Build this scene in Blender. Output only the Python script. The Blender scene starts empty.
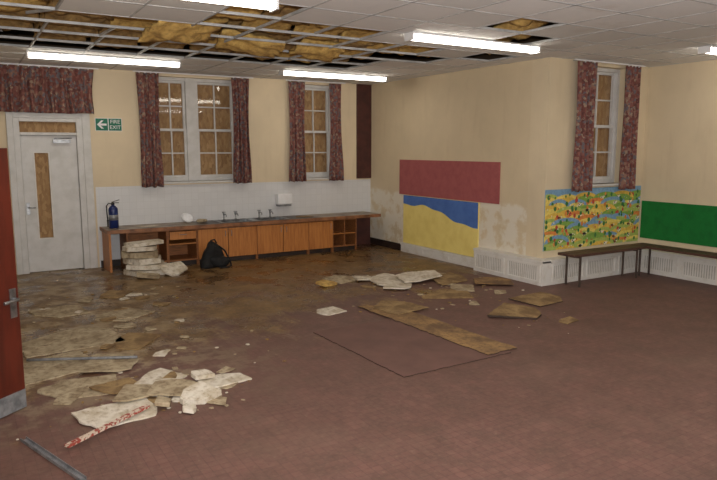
import bpy, math, random
from mathutils import Vector, Matrix, noise as mnoise
random.seed(7)
S = bpy.context.scene
COL = S.collection
S.view_settings.view_transform = 'Standard'
H = 1.8
YB, XS, YF, XR, XL, YN, ZC, ZT = 10.38, 6.55, 6.07, 8.57, -0.45, -2.0, 2.95, 3.6

# ---------------------------------------------------------------- materials
def lin(c):
    r = []
    for v in c[:3]:
        v = v / 255.0
        r.append(v / 12.92 if v <= 0.04045 else ((v + 0.055) / 1.055) ** 2.4)
    return (r[0], r[1], r[2], 1.0)

class NT:
    def __init__(s, name):
        s.m = bpy.data.materials.new(name); s.m.use_nodes = True
        s.t = s.m.node_tree; s.b = s.t.nodes['Principled BSDF']
    def n(s, typ, **kw):
        x = s.t.nodes.new(typ)
        for k, v in kw.items(): setattr(x, k, v)
        return x
    def l(s, a, b): s.t.links.new(a, b)
    def coords(s, world=False):
        if world: return s.n('ShaderNodeNewGeometry').outputs['Position']
        return s.n('ShaderNodeTexCoord').outputs['Object']
    def noise(s, vec, scale, detail=4, rough=.6):
        x = s.n('ShaderNodeTexNoise'); x.inputs['Scale'].default_value = scale
        x.inputs['Detail'].default_value = detail; x.inputs['Roughness'].default_value = rough
        s.l(vec, x.inputs['Vector']); return x
    def ramp(s, fac, stops, const=False):
        x = s.n('ShaderNodeValToRGB'); cr = x.color_ramp
        if const: cr.interpolation = 'CONSTANT'
        while len(cr.elements) < len(stops): cr.elements.new(0.5)
        for e, (p, c) in zip(cr.elements, stops):
            e.position = p; e.color = c
        s.l(fac, x.inputs['Fac']); return x.outputs['Color']
    def mix(s, fac, a, b, mode='MIX'):
        x = s.n('ShaderNodeMix', data_type='RGBA', blend_type=mode)
        for i, v in ((0, fac), (6, a), (7, b)):
            if isinstance(v, (float, int)): x.inputs[i].default_value = v
            elif isinstance(v, tuple): x.inputs[i].default_value = v
            else: s.l(v, x.inputs[i])
        return x.outputs[2]
    def math(s, op, a, b=0.0, clamp=False):
        x = s.n('ShaderNodeMath', operation=op); x.use_clamp = clamp
        for i, v in ((0, a), (1, b)):
            if isinstance(v, (float, int)): x.inputs[i].default_value = v
            else: s.l(v, x.inputs[i])
        return x.outputs[0]
    def bump(s, h, strength=.3, dist=.01):
        x = s.n('ShaderNodeBump'); x.inputs['Strength'].default_value = strength
        x.inputs['Distance'].default_value = dist
        s.l(h, x.inputs['Height']); s.l(x.outputs['Normal'], s.b.inputs['Normal'])

def mat(name, c1, c2=None, scale=6, rough=.7, lo=.4, hi=.65, bump=0, metal=0, detail=5, world=False, stretch=None, dirt=None):
    t = NT(name); v = t.coords(world)
    if stretch:
        mp = t.n('ShaderNodeMapping'); mp.inputs['Scale'].default_value = stretch
        t.l(v, mp.inputs['Vector']); v = mp.outputs['Vector']
    nz = t.noise(v, scale, detail)
    if c2 is None: c2 = tuple(int(x * .85) for x in c1)
    col = t.ramp(nz.outputs['Fac'], [(lo, lin(c1)), (hi, lin(c2))])
    if dirt:
        n2 = t.noise(v, 24, 5, .7)
        col = t.mix(t.math('MULTIPLY', t.math('SUBTRACT', n2.outputs['Fac'], .5, True), 3.8, True), col, lin(dirt))
    t.l(col, t.b.inputs['Base Color'])
    t.b.inputs['Roughness'].default_value = rough
    t.b.inputs['Metallic'].default_value = metal
    if bump: t.bump(nz.outputs['Fac'], bump)
    return t.m

def wall_mat(name, base, patch=None, tile=None, zsplit=None):
    t = NT(name); p = t.coords(True)
    sep = t.n('ShaderNodeSeparateXYZ'); t.l(p, sep.inputs[0])
    n1 = t.noise(p, 1.0, 4); n2 = t.noise(p, 14, 4); n3 = t.noise(p, 5, 5)
    d = tuple(int(x * .94) for x in base)
    col = t.ramp(n1.outputs['Fac'], [(.35, lin(base)), (.7, lin(d))])
    mp = t.n('ShaderNodeMapping'); mp.inputs['Scale'].default_value = (3, 3, .5); t.l(p, mp.inputs[0])
    st = t.noise(mp.outputs[0], 2.2, 6)
    smask = t.math('MULTIPLY', t.math('MULTIPLY', t.math('SUBTRACT', st.outputs['Fac'], .56, True), 3.2, True), .22)
    col = t.mix(smask, col, lin((160, 134, 98)))
    if patch:
        zz = t.math('ADD', sep.outputs['Z'], t.math('MULTIPLY', n1.outputs['Fac'], .4))
        mk = t.math('MULTIPLY', t.math('SUBTRACT', 1.25, zz), 20.0, True)
        mk = t.math('MULTIPLY', mk, t.math('MULTIPLY', t.math('SUBTRACT', n3.outputs['Fac'], .4, True), 9.0, True))
        col = t.mix(t.math('MULTIPLY', mk, .85), col, lin(patch))
    if tile:
        br = t.n('ShaderNodeTexBrick'); br.offset = 0
        cb = t.n('ShaderNodeCombineXYZ'); t.l(sep.outputs['X'], cb.inputs[0]); t.l(sep.outputs['Z'], cb.inputs[1])
        t.l(cb.outputs[0], br.inputs['Vector'])
        br.inputs['Scale'].default_value = 1; br.inputs['Brick Width'].default_value = .108
        br.inputs['Row Height'].default_value = .108; br.inputs['Mortar Size'].default_value = .002
        br.inputs['Color1'].default_value = lin(tile); br.inputs['Color2'].default_value = lin(tuple(int(x*.985) for x in tile))
        br.inputs['Mortar'].default_value = lin(tuple(int(x*.94) for x in tile))
        mk = t.math('MULTIPLY', t.math('SUBTRACT', zsplit, sep.outputs['Z']), 400, True)
        mx = t.math('MULTIPLY', t.math('SUBTRACT', sep.outputs['X'], 1.68), 400, True)
        mk = t.math('MULTIPLY', mk, mx)
        col = t.mix(mk, col, br.outputs['Color'])
        t.l(t.math('SUBTRACT', .8, t.math('MULTIPLY', mk, .5)), t.b.inputs['Roughness'])
    else: t.b.inputs['Roughness'].default_value = .75
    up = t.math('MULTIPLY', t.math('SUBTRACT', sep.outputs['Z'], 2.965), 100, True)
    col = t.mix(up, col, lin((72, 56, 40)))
    t.l(col, t.b.inputs['Base Color'])
    t.bump(n2.outputs['Fac'], .05)
    return t.m

M = {}
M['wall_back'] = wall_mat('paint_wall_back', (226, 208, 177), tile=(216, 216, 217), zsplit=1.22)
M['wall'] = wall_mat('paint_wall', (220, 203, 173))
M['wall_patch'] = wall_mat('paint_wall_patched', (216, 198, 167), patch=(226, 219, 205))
M['white'] = mat('white_gloss', (212, 210, 208), (198, 196, 192), 5, .45)
M['white_dirty'] = mat('white_dirty', (222, 219, 214), (200, 192, 180), 7, .55, .5, .8)
M['plastic'] = mat('white_plastic', (234, 234, 236), (224, 224, 224), 5, .35)
M['metal'] = mat('steel', (170, 172, 175), (120, 120, 120), 12, .35, metal=.9)
M['galv'] = mat('galvanised', (148, 149, 152), (110, 112, 116), 15, .5, metal=.3)
M['slot'] = mat('slot_grey', (184, 180, 174), (166, 160, 152), 15, .7)
M['tbar'] = mat('grid_bar_paint', (190, 190, 190), (158, 158, 158), 6, .5)
M['black'] = mat('black_fabric', (12, 12, 13), (24, 24, 26), 20, .8, bump=.3)
M['blackp'] = mat('black_plastic', (20, 20, 22), (30, 30, 30), 20, .4)
M['darkbrown'] = mat('dark_red_brown_paint', (80, 42, 36), (62, 32, 28), 6, .6)
M['skirt_dark'] = mat('dark_skirting', (52, 36, 30), (36, 25, 20), 8, .6)
M['benchleg'] = mat('bench_leg_metal', (86, 72, 64), (66, 54, 48), 8, .6)
M['reddoor'] = mat('red_door_paint', (94, 34, 20), (76, 27, 16), 4, .4, stretch=(3, 3, .6))
M['cupboard'] = mat('red_brown_wood', (140, 66, 40), (118, 54, 32), 4, .5)
M['orangewood'] = mat('tan_wood_laminate', (192, 126, 66), (166, 102, 50), 5, .45, stretch=(6, 6, .6))
M['orangedark'] = mat('carcass_wood', (154, 98, 54), (118, 74, 42), 6, .6, stretch=(1, 6, 6))
def worktop_mat():
    t = NT('worktop_laminate'); p = t.coords(True); sep = t.n('ShaderNodeSeparateXYZ'); t.l(p, sep.inputs[0])
    nz = t.noise(p, 5, 5); c = t.ramp(nz.outputs['Fac'], [(.35, lin((160, 144, 122))), (.6, lin((112, 92, 72)))])
    dk = t.ramp(nz.outputs['Fac'], [(.35, lin((84, 68, 54))), (.6, lin((52, 42, 34)))])
    dx = t.math('ABSOLUTE', t.math('SUBTRACT', sep.outputs['X'], 4.1))
    mk = t.math('MULTIPLY', t.math('SUBTRACT', 1.25, t.math('ADD', dx, t.math('MULTIPLY', nz.outputs['Fac'], .3))), 6, True)
    t.l(t.mix(mk, c, dk), t.b.inputs['Base Color']); t.b.inputs['Roughness'].default_value = .4
    return t.m
M['worktop'] = worktop_mat()
M['worktop_edge'] = mat('worktop_edge', (160, 108, 72), (104, 68, 46), 5, .5)
M['bench'] = mat('bench_wood', (86, 58, 48), (62, 42, 36), 6, .5, stretch=(1, 4, 4))
M['pink'] = mat('pink_board', (168, 92, 92), (158, 84, 86), 9, .9)
M['yellow'] = mat('yellow_paint', (240, 220, 132), (232, 210, 122), 6, .8)
M['blue'] = mat('blue_paint', (80, 118, 188), (70, 106, 178), 6, .8)
M['green'] = mat('green_board', (14, 114, 46), (10, 102, 40), 8, .9)
M['insul'] = mat('mineral_wool_yellow', (216, 180, 106), (170, 134, 72), 9, .95, .35, .65, bump=.5, dirt=(126, 96, 56))
M['insul2'] = mat('mineral_wool_brown', (184, 150, 94), (128, 100, 60), 7, .95, .35, .65, bump=.5, dirt=(96, 74, 46))
M['plaster'] = mat('plasterboard_white', (220, 212, 198), (188, 174, 150), 7, .85, .42, .68, bump=.3, dirt=(150, 130, 102))
M['plaster_tan'] = mat('tile_tan', (184, 168, 140), (142, 124, 98), 6, .9, .4, .65, bump=.3, dirt=(112, 92, 68))
M['board_tan'] = mat('board_tan', (170, 142, 98), (120, 94, 62), 4, .9, .35, .6, bump=.3, dirt=(102, 78, 52))
M['board_brown'] = mat('board_brown', (162, 128, 82), (110, 84, 60), 3, .9, .35, .6, bump=.3, dirt=(94, 70, 52))
M['joist'] = mat('old_joist_wood', (84, 64, 42), (58, 44, 30), 8, .9)
M['void'] = mat('void_dark', (58, 47, 35), (38, 30, 24), 3, .95)
M['bluepaint'] = mat('extinguisher_blue', (24, 44, 104), (20, 36, 88), 8, .35)
M['signgreen'] = mat('sign_green', (8, 112, 84), (6, 104, 78), 5, .5)
M['stick'] = mat('stick_speckled', (206, 190, 172), (150, 64, 52), 38, .8, .48, .54)
M['carpet_loose'] = mat('loose_floor_sheet', (114, 82, 74), (98, 70, 63), 3, .7, .35, .65)
M['sheet_edge'] = mat('sheet_edge_dark', (70, 52, 42), (54, 42, 34), 6, .8)

def curtain_mat():
    t = NT('floral_curtain'); p = t.coords(True)
    nz = t.noise(p, 16, 3)
    v = t.n('ShaderNodeTexVoronoi'); v.inputs['Scale'].default_value = 32
    t.l(t.mix(.06, p, nz.outputs['Color']), v.inputs['Vector'])
    sp = t.n('ShaderNodeSeparateColor'); t.l(v.outputs['Color'], sp.inputs[0])
    col = t.ramp(sp.outputs[0], [(0, lin((116, 70, 64))), (.28, lin((132, 86, 78))), (.5, lin((106, 98, 102))),
                                 (.68, lin((142, 108, 94))), (.82, lin((100, 62, 58))), (.94, lin((152, 132, 114)))], True)
    t.l(col, t.b.inputs['Base Color']); t.b.inputs['Roughness'].default_value = .95
    return t.m
M['curtain'] = curtain_mat()

def osb():
    t = NT('boarded_osb'); p = t.coords(True)
    v = t.n('ShaderNodeTexVoronoi'); v.inputs['Scale'].default_value = 30
    mp = t.n('ShaderNodeMapping'); mp.inputs['Scale'].default_value = (1, 1, .45); t.l(p, mp.inputs[0])
    t.l(mp.outputs[0], v.inputs['Vector'])
    sp = t.n('ShaderNodeSeparateColor'); t.l(v.outputs['Color'], sp.inputs[0])
    t.l(t.ramp(sp.outputs[0], [(0, lin((146, 112, 76))), (.5, lin((162, 128, 88))), (1, lin((178, 144, 102)))]), t.b.inputs['Base Color'])
    t.b.inputs['Roughness'].default_value = .8
    return t.m
M['osb'] = osb()

def glass():
    m = bpy.data.materials.new('window_glass'); m.use_nodes = True; t = m.node_tree
    t.nodes.clear()
    o = t.nodes.new('ShaderNodeOutputMaterial'); mx = t.nodes.new('ShaderNodeMixShader')
    tr = t.nodes.new('ShaderNodeBsdfTransparent'); gl = t.nodes.new('ShaderNodeBsdfGlossy')
    gl.inputs['Roughness'].default_value = .04; mx.inputs[0].default_value = .06
    t.links.new(tr.outputs[0], mx.inputs[1]); t.links.new(gl.outputs[0], mx.inputs[2])
    t.links.new(mx.outputs[0], o.inputs[0]); return m
M['glass'] = glass()

def emit():
    t = NT('fluorescent_diffuser'); t.b.inputs['Base Color'].default_value = (.9, .9, .9, 1)
    t.b.inputs['Emission Color'].default_value = (1, .93, .8, 1); t.b.inputs['Emission Strength'].default_value = 11.5
    return t.m
M['emit'] = emit()

def ceil_mat():
    t = NT('suspended_ceiling_tiles'); p = t.coords(True)
    mp = t.n('ShaderNodeMapping'); mp.inputs['Location'].default_value = (.43, -.2, 0); t.l(p, mp.inputs[0])
    sn = t.n('ShaderNodeVectorMath', operation='SNAP'); sn.inputs[1].default_value = (.6, .6, 10); t.l(mp.outputs[0], sn.inputs[0])
    wn = t.n('ShaderNodeTexWhiteNoise'); t.l(sn.outputs[0], wn.inputs[0])
    base = t.ramp(wn.outputs['Value'], [(0, lin((226, 225, 224))), (.6, lin((233, 232, 231))), (1, lin((215, 214, 212)))])
    nz = t.noise(p, 1.6, 6); f = t.noise(p, 60, 2)
    st = t.ramp(nz.outputs['Fac'], [(.6, (0, 0, 0, 1)), (.78, (.35, .35, .35, 1))])
    col = t.mix(st, base, lin((164, 140, 108)))
    t.l(col, t.b.inputs['Base Color']); t.b.inputs['Roughness'].default_value = .9
    t.bump(f.outputs['Fac'], .15, .004); return t.m
M['ceil'] = ceil_mat()

def floor_mat():
    t = NT('worn_floor'); p = t.coords(True)
    sep = t.n('ShaderNodeSeparateXYZ'); t.l(p, sep.inputs[0])
    big = t.noise(p, .9, 6, .65); mid = t.noise(p, 4, 6, .65); fine = t.noise(p, 26, 4, .7); m2 = t.noise(p, 1.7, 6, .7)
    br = t.n('ShaderNodeTexBrick'); br.offset = 0; t.l(p, br.inputs['Vector'])
    br.inputs['Scale'].default_value = 1; br.inputs['Brick Width'].default_value = .06; br.inputs['Row Height'].default_value = .06
    br.inputs['Mortar Size'].default_value = .004; br.inputs['Mortar Smooth'].default_value = .8; br.inputs['Bias'].default_value = 0
    br.inputs['Color1'].default_value = lin((118, 82, 74)); br.inputs['Color2'].default_value = lin((104, 72, 65))
    br.inputs['Mortar'].default_value = lin((94, 65, 58))
    red = t.mix(t.math('MULTIPLY', t.math('SUBTRACT', mid.outputs['Fac'], .38, True), 2.4, True), br.outputs['Color'], lin((86, 64, 55)))
    red = t.mix(t.math('MULTIPLY', t.math('SUBTRACT', fine.outputs['Fac'], .40, True), 1.2, True), red, lin((130, 102, 90)))
    red = t.mix(t.math('MULTIPLY', t.math('MULTIPLY', t.math('SUBTRACT', m2.outputs['Fac'], .48, True), 5, True), .35), red, lin((82, 58, 48)))
    red = t.mix(t.math('MULTIPLY', t.math('MULTIPLY', t.math('SUBTRACT', big.outputs['Fac'], .5, True), 4, True), .25), red, lin((136, 112, 96)))
    brown = t.ramp(mid.outputs['Fac'], [(.3, lin((76, 54, 32))), (.5, lin((122, 92, 54))), (.68, lin((156, 124, 78)))])
    brown = t.mix(.4, brown, t.ramp(fine.outputs['Fac'], [(.35, lin((64, 46, 30))), (.65, lin((152, 122, 80)))]))
    wet = t.math('MULTIPLY', t.math('SUBTRACT', m2.outputs['Fac'], .46, True), 9, True)
    brown = t.mix(t.math('MULTIPLY', wet, .6), brown, lin((82, 54, 28)))
    mpx = t.n('ShaderNodeMapping'); mpx.inputs['Rotation'].default_value = (0, 0, .6); mpx.inputs['Scale'].default_value = (1, .3, 1); t.l(p, mpx.inputs[0])
    strk = t.noise(mpx.outputs[0], 2.2, 6, .7)
    e = t.math('SUBTRACT', sep.outputs['Y'], t.math('ADD', t.math('MULTIPLY', sep.outputs['X'], .34), 5.0))
    e = t.math('ADD', e, t.math('MULTIPLY', t.math('SUBTRACT', big.outputs['Fac'], .5), 4.5))
    e = t.math('ADD', e, t.math('MULTIPLY', t.math('SUBTRACT', strk.outputs['Fac'], .5), 4.5))
    e = t.math('ADD', e, t.math('MULTIPLY', t.math('SUBTRACT', fine.outputs['Fac'], .5), 1.0))
    mk = t.math('MULTIPLY', e, 1.4, True)
    col = t.mix(mk, red, brown)
    px = t.math('MULTIPLY', t.math('SUBTRACT', 2.4, sep.outputs['X']), .8, True)
    py = t.math('MULTIPLY', t.math('SUBTRACT', sep.outputs['Y'], 4.2), 1.0, True)
    dm = t.math('MULTIPLY', t.math('MULTIPLY', px, py), t.math('MULTIPLY', t.math('SUBTRACT', mid.outputs['Fac'], .47, True), 10, True))
    col = t.mix(t.math('MULTIPLY', dm, .6), col, lin((172, 154, 124)))
    spk = t.math('MULTIPLY', t.math('SUBTRACT', fine.outputs['Fac'], .62, True), 10, True)
    col = t.mix(t.math('MULTIPLY', spk, t.math('ADD', .1, t.math('MULTIPLY', mk, .5))), col, lin((184, 164, 132)))
    t.l(col, t.b.inputs['Base Color'])
    t.l(t.math('SUBTRACT', .62, t.math('ADD', t.math('MULTIPLY', mk, .14), t.math('MULTIPLY', t.math('MULTIPLY', mk, wet), .28))), t.b.inputs['Roughness'])
    t.bump(fine.outputs['Fac'], .25, .006)
    return t.m
M['floor'] = floor_mat()

# ---------------------------------------------------------------- mesh builder
class MB:
    def __init__(s): s.v = []; s.f = []; s.mi = []; s.sm = []
    def add(s, vs, fs, m=0, smooth=False):
        o = len(s.v); s.v += [tuple(v) for v in vs]
        for f in fs: s.f.append([i + o for i in f]); s.mi.append(m); s.sm.append(smooth)
        return s
    def box(s, x0, y0, z0, x1, y1, z1, m=0, M4=None):
        vs = [Vector(p) for p in ((x0,y0,z0),(x1,y0,z0),(x1,y1,z0),(x0,y1,z0),(x0,y0,z1),(x1,y0,z1),(x1,y1,z1),(x0,y1,z1))]
        if M4 is not None: vs = [M4 @ v for v in vs]
        return s.add(vs, [(0,3,2,1),(4,5,6,7),(0,1,5,4),(1,2,6,5),(2,3,7,6),(3,0,4,7)], m)
    def lathe(s, prof, seg=24, m=0, c=(0,0,0)):
        vs = []; fs = []
        for r, z in prof:
            for i in range(seg):
                a = 2*math.pi*i/seg; vs.append((c[0]+r*math.cos(a), c[1]+r*math.sin(a), c[2]+z))
        for j in range(len(prof)-1):
            for i in range(seg):
                k = (i+1) % seg; fs.append((j*seg+i, j*seg+k, (j+1)*seg+k, (j+1)*seg+i))
        fs.append(tuple(reversed(range(seg)))); fs.append(tuple(range((len(prof)-1)*seg, len(prof)*seg)))
        return s.add(vs, fs, m, True)
    def tube(s, pts, r, seg=10, m=0):
        pts = [Vector(p) for p in pts]; vs = []; fs = []
        prev = None
        for i, p in enumerate(pts):
            d = (pts[min(i+1, len(pts)-1)] - pts[max(i-1, 0)]).normalized()
            up = prev if prev is not None else (Vector((0,0,1)) if abs(d.z) < .9 else Vector((1,0,0)))
            a = d.cross(up).normalized(); b = a.cross(d).normalized(); prev = b
            for k in range(seg):
                t = 2*math.pi*k/seg; vs.append(p + a*math.cos(t)*r + b*math.sin(t)*r)
        for j in range(len(pts)-1):
            for k in range(seg):
                q = (k+1) % seg; fs.append((j*seg+k, j*seg+q, (j+1)*seg+q, (j+1)*seg+k))
        fs.append(tuple(reversed(range(seg)))); fs.append(tuple(range((len(pts)-1)*seg, len(pts)*seg)))
        return s.add(vs, fs, m, True)
    def sup(s, c, a, e=.6, nu=28, nv=16, m=0, nz=0, seed=0, flat=False, fr=9, taper=0):
        vs = []; fs = []
        def sg(x, p): return math.copysign(abs(x)**p, x)
        for j in range(nv+1):
            ph = -math.pi/2 + math.pi*j/nv
            for i in range(nu):
                th = 2*math.pi*i/nu
                p = Vector((a[0]*sg(math.cos(ph), e)*sg(math.cos(th), e), a[1]*sg(math.cos(ph), e)*sg(math.sin(th), e), a[2]*sg(math.sin(ph), e)))
                if taper:
                    f = 1-taper*(p.z/a[2]*.5+.5); p.x *= f; p.y *= f
                if nz:
                    n_ = mnoise.noise(p*fr + Vector((seed, seed*2, 0))); p = p*(1+nz*n_)
                if flat: p.z = max(p.z, -a[2]*.97)
                vs.append(p + Vector(c))
        for j in range(nv):
            for i in range(nu):
                k = (i+1) % nu; fs.append((j*nu+i, j*nu+k, (j+1)*nu+k, (j+1)*nu+i))
        return s.add(vs, fs, m, True)
    def poly(s, pts, th, m=0, axis='z', side=None):
        n = len(pts)
        if axis == 'z': vs = [(x, y, 0) for x, y in pts] + [(x, y, th) for x, y in pts]
        else: vs = [(x, 0, z) for x, z in pts] + [(x, -th, z) for x, z in pts]
        o = len(s.v)
        s.add(vs, [tuple(reversed(range(n))), tuple(range(n, 2*n))], m)
        for i in range(n):
            s.f.append([o+i, o+(i+1) % n, o+n+(i+1) % n, o+n+i]); s.mi.append(m if side is None else side); s.sm.append(False)
        return s
    def obj(s, name, mats, loc=(0,0,0), rot=(0,0,0), parent=None, bevel=0, **props):
        me = bpy.data.meshes.new(name); me.from_pydata(s.v, [], s.f)
        if not isinstance(mats, (list, tuple)): mats = [mats]
        for m in mats: me.materials.append(M[m] if isinstance(m, str) else m)
        for p, mi, sm in zip(me.polygons, s.mi, s.sm): p.material_index = mi; p.use_smooth = sm
        me.validate(); me.update()
        o = bpy.data.objects.new(name, me); COL.objects.link(o)
        o.location = loc; o.rotation_euler = rot
        if parent: o.parent = parent
        if bevel:
            b = o.modifiers.new('bevel', 'BEVEL'); b.width = bevel; b.segments = 2; b.limit_method = 'ANGLE'
        for k, v in props.items(): o[k] = v
        return o

def empty(name, loc=(0,0,0), rot=(0,0,0), **props):
    o = bpy.data.objects.new(name, None); COL.objects.link(o); o.location = loc; o.rotation_euler = rot
    o.empty_display_size = .1
    for k, v in props.items(): o[k] = v
    return o
def lab(cat, label, group=None):
    d = dict(category=cat, label=label)
    if group: d['group'] = group
    return d
ST = dict(kind='structure')

def clone(top, loc, rot=None, label=None):
    t2 = top.copy(); COL.objects.link(t2); t2.location = loc
    if rot is not None: t2.rotation_euler = rot
    if label: t2['label'] = label
    for c in list(top.children):
        c2 = c.copy(); COL.objects.link(c2); c2.parent = t2
        for g in list(c.children):
            g2 = g.copy(); COL.objects.link(g2); g2.parent = c2
    return t2

# ---------------------------------------------------------------- room shell
def wall_xz(name, x0, x1, y0, y1, z0, z1, holes, m, label):
    b = MB(); xs = sorted({x0, x1, *[h[0] for h in holes], *[h[1] for h in holes]})
    zs = sorted({z0, z1, *[h[2] for h in holes], *[h[3] for h in holes]})
    for i in range(len(xs)-1):
        for j in range(len(zs)-1):
            cx = (xs[i]+xs[i+1])/2; cz = (zs[j]+zs[j+1])/2
            if any(h[0] < cx < h[1] and h[2] < cz < h[3] for h in holes): continue
            b.box(xs[i], y0, zs[j], xs[i+1], y1, zs[j+1])
    return b.obj(name, m, category='wall', label=label, **ST)

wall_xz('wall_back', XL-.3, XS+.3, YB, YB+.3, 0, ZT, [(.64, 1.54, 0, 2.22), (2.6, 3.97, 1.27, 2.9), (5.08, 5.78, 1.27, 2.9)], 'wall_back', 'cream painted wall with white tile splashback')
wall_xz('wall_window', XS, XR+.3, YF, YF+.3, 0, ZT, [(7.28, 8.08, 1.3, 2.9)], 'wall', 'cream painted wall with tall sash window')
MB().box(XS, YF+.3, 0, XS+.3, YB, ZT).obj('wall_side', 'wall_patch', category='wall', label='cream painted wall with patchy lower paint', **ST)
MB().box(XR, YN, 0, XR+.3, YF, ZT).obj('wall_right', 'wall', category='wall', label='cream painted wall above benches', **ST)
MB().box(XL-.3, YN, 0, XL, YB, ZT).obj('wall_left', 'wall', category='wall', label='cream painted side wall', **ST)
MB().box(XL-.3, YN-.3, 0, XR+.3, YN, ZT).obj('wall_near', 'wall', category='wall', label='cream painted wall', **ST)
fb = MB(); fb.box(XL-.3, YN-.3, -.15, XR+.3, YF+.3, 0); fb.box(XL-.3, YF+.3, -.15, XS+.3, YB+.3, 0)
fb.obj('floor', 'floor', category='floor', label='worn reddish-brown tiled floor with damp brown stains', **ST)
MB().box(XL-.3, YN-.3, ZT, XR+.3, YB+.3, ZT+.1).obj('ceiling', 'void', category='ceiling', label='dark original ceiling above the void', **ST)

# suspended ceiling
OPEN = set()
rows = {0: range(0, 9), 1: range(0, 9), 2: range(0, 10), 3: range(0, 9), 4: range(0, 7)}
for r, cs in rows.items():
    for c in cs: OPEN.add((c, r))
for c in ((2, 4), (3, 4)): OPEN.discard(c)
OPEN |= {(9, 5), (10, 3), (0, 5), (8, 6), (4, 5)}
cb = MB()
def cellx(i): return -.43 + .6*i
def celly(r): return 8.0 - .6*r
for i in range(0, 15):
    for r in range(-3, 17):
        x0, x1 = cellx(i), cellx(i+1); y0, y1 = celly(r), celly(r)+.6
        if i == 0: x0 = XL
        y1 = min(y1, YB); y0 = max(y0, YN)
        if x0 > XS-.05:
            if y0 >= YF: continue
            y1 = min(y1, YF)
        if x1 > XS and y0 > YF: x1 = XS
        if (i, r) in OPEN: continue
        cb.box(x0, y0, ZC+.004, x1, y1, ZC+.022, 0)
rr = random.Random(3)
for r in range(-3, 17):
    y = celly(r)
    if y < YN: continue
    cb.box(XL, y-.009, ZC, (XS if y > YF else XR), y+.009, ZC+.024, 1)
for i in range(0, 16):
    x = cellx(i)
    for r in range(-3, 17):
        y0, y1 = max(celly(r), YN), min(celly(r)+.6, YB)
        if x > XS:
            if y0 >= YF: continue
            y1 = min(y1, YF)
        if (i, r) in OPEN and (i-1, r) in OPEN and rr.random() < .36:
            if rr.random() < .8:   # bent tee, one end lifted or dropped, skewed
                M4 = Matrix.Translation((x, y0, ZC)) @ Matrix.Rotation(rr.uniform(-.4, .4), 4, 'Z') @ Matrix.Rotation(rr.uniform(-.1, .25), 4, 'X')
                cb.box(-.009, 0, 0, .009, .6, .024, 1, M4)
            continue
        cb.box(x-.009, y0, ZC, x+.009, y1, ZC+.024, 1)
cb.obj('ceiling', ['ceil', 'tbar'], category='ceiling', label='suspended grid ceiling of pale tiles with missing sections', **ST)
for k, x in enumerate((.1, .75, 1.4, 2.05, 2.7, 3.35, 4.0, 4.65, 5.3, 5.95)):
    MB().box(x-.03, 4.2, 3.34, x+.03, YB, 3.50).obj('trim_%d' % (k+10), 'joist', category='joist', label='dark old timber joist above the suspended ceiling', **ST)

def batt(x, y, z, w, d, th, rz, tx, ty, m, seed, sag=.03, nz=.02, name='insulation_batt', label='yellow mineral wool batt lying on ceiling grid'):
    b = MB(); nx, ny = 14, 12; rd = random.Random(seed); vs = []
    for lay in (0, 1):
        for j in range(ny+1):
            for i in range(nx+1):
                u, v = i/nx-.5, j/ny-.5
                ed = 1 + .10*mnoise.noise(Vector((u*7+seed, v*7, lay)))
                zz = -sag*(math.cos(u*math.pi)*math.cos(v*math.pi)) + nz*mnoise.noise(Vector((u*4, v*4, seed*3.1))) + .008*mnoise.noise(Vector((u*16, v*16, seed*1.7)))
                vs.append((u*w*ed, v*d*ed, zz + (th*(.85+.3*rd.random()) if lay else 0)))
    n1 = (nx+1)*(ny+1); fs = []
    q = lambda i, j, l: l*n1 + j*(nx+1) + i
    for j in range(ny):
        for i in range(nx):
            fs.append((q(i,j,0), q(i,j+1,0), q(i+1,j+1,0), q(i+1,j,0))); fs.append((q(i,j,1), q(i+1,j,1), q(i+1,j+1,1), q(i,j+1,1)))
    for i in range(nx):
        fs.append((q(i,0,0), q(i+1,0,0), q(i+1,0,1), q(i,0,1))); fs.append((q(i+1,ny,0), q(i,ny,0), q(i,ny,1), q(i+1,ny,1)))
    for j in range(ny):
        fs.append((q(0,j+1,0), q(0,j,0), q(0,j,1), q(0,j+1,1))); fs.append((q(nx,j,0), q(nx,j+1,0), q(nx,j+1,1), q(nx,j,1)))
    b.add(vs, fs, 0, True)
    return b.obj(name, m, (x, y, z), (tx, ty, rz), **lab('insulation', label, 'insulation batts above the ceiling'))
k = 0
TL = 'torn yellow mineral wool batt tipped up in the ceiling void'
for (c, r, m, t) in ((0,2,'insul2',1),(0,1,'insul2',1),(0,4,'insul2',1),(1,3,'insul',1),(1,1,'insul2',1),(1,2,'insul2',1),(1,4,'insul2',1),(2,0,'insul2',1),(2,1,'insul2',1),(2,2,'insul2',1),(2,3,'insul2',1),(3,0,'insul2',1),(3,1,'insul2',1),(3,2,'insul',1),(4,0,'insul2',1),(4,1,'insul',1),(4,2,'insul2',1),(4,4,'insul',1),
                  (5,0,'insul2',1),(5,1,'insul',1),(5,2,'insul2',1),(5,3,'insul',1),(5,4,'insul2',1),(6,0,'insul2',1),(6,1,'insul2',1),(6,3,'insul',1),(6,4,'insul',1),
                  (7,0,'insul',1),(7,1,'insul2',1),(7,2,'insul2',0),(7,3,'insul',1),(8,0,'insul2',1),(8,1,'insul',1),(8,2,'insul',1),(8,3,'insul',1),(9,2,'insul',1),(9,5,'insul',1),(8,6,'insul',1),(10,3,'insul',1),(4,5,'insul2',1)):
    k += 1
    if t: batt(cellx(c)+.3, celly(r)+.29, ZC+.165, .54, .52, .045, random.uniform(-.06, .06), -.34+random.uniform(-.06, .05), random.uniform(-.08, .08), m, k, .01, .04, label=TL)
    else: batt(cellx(c)+.3, celly(r)+.3, ZC+.075, .55, .55, .05, 0, 0, 0, m, k, .015, .02)
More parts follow.
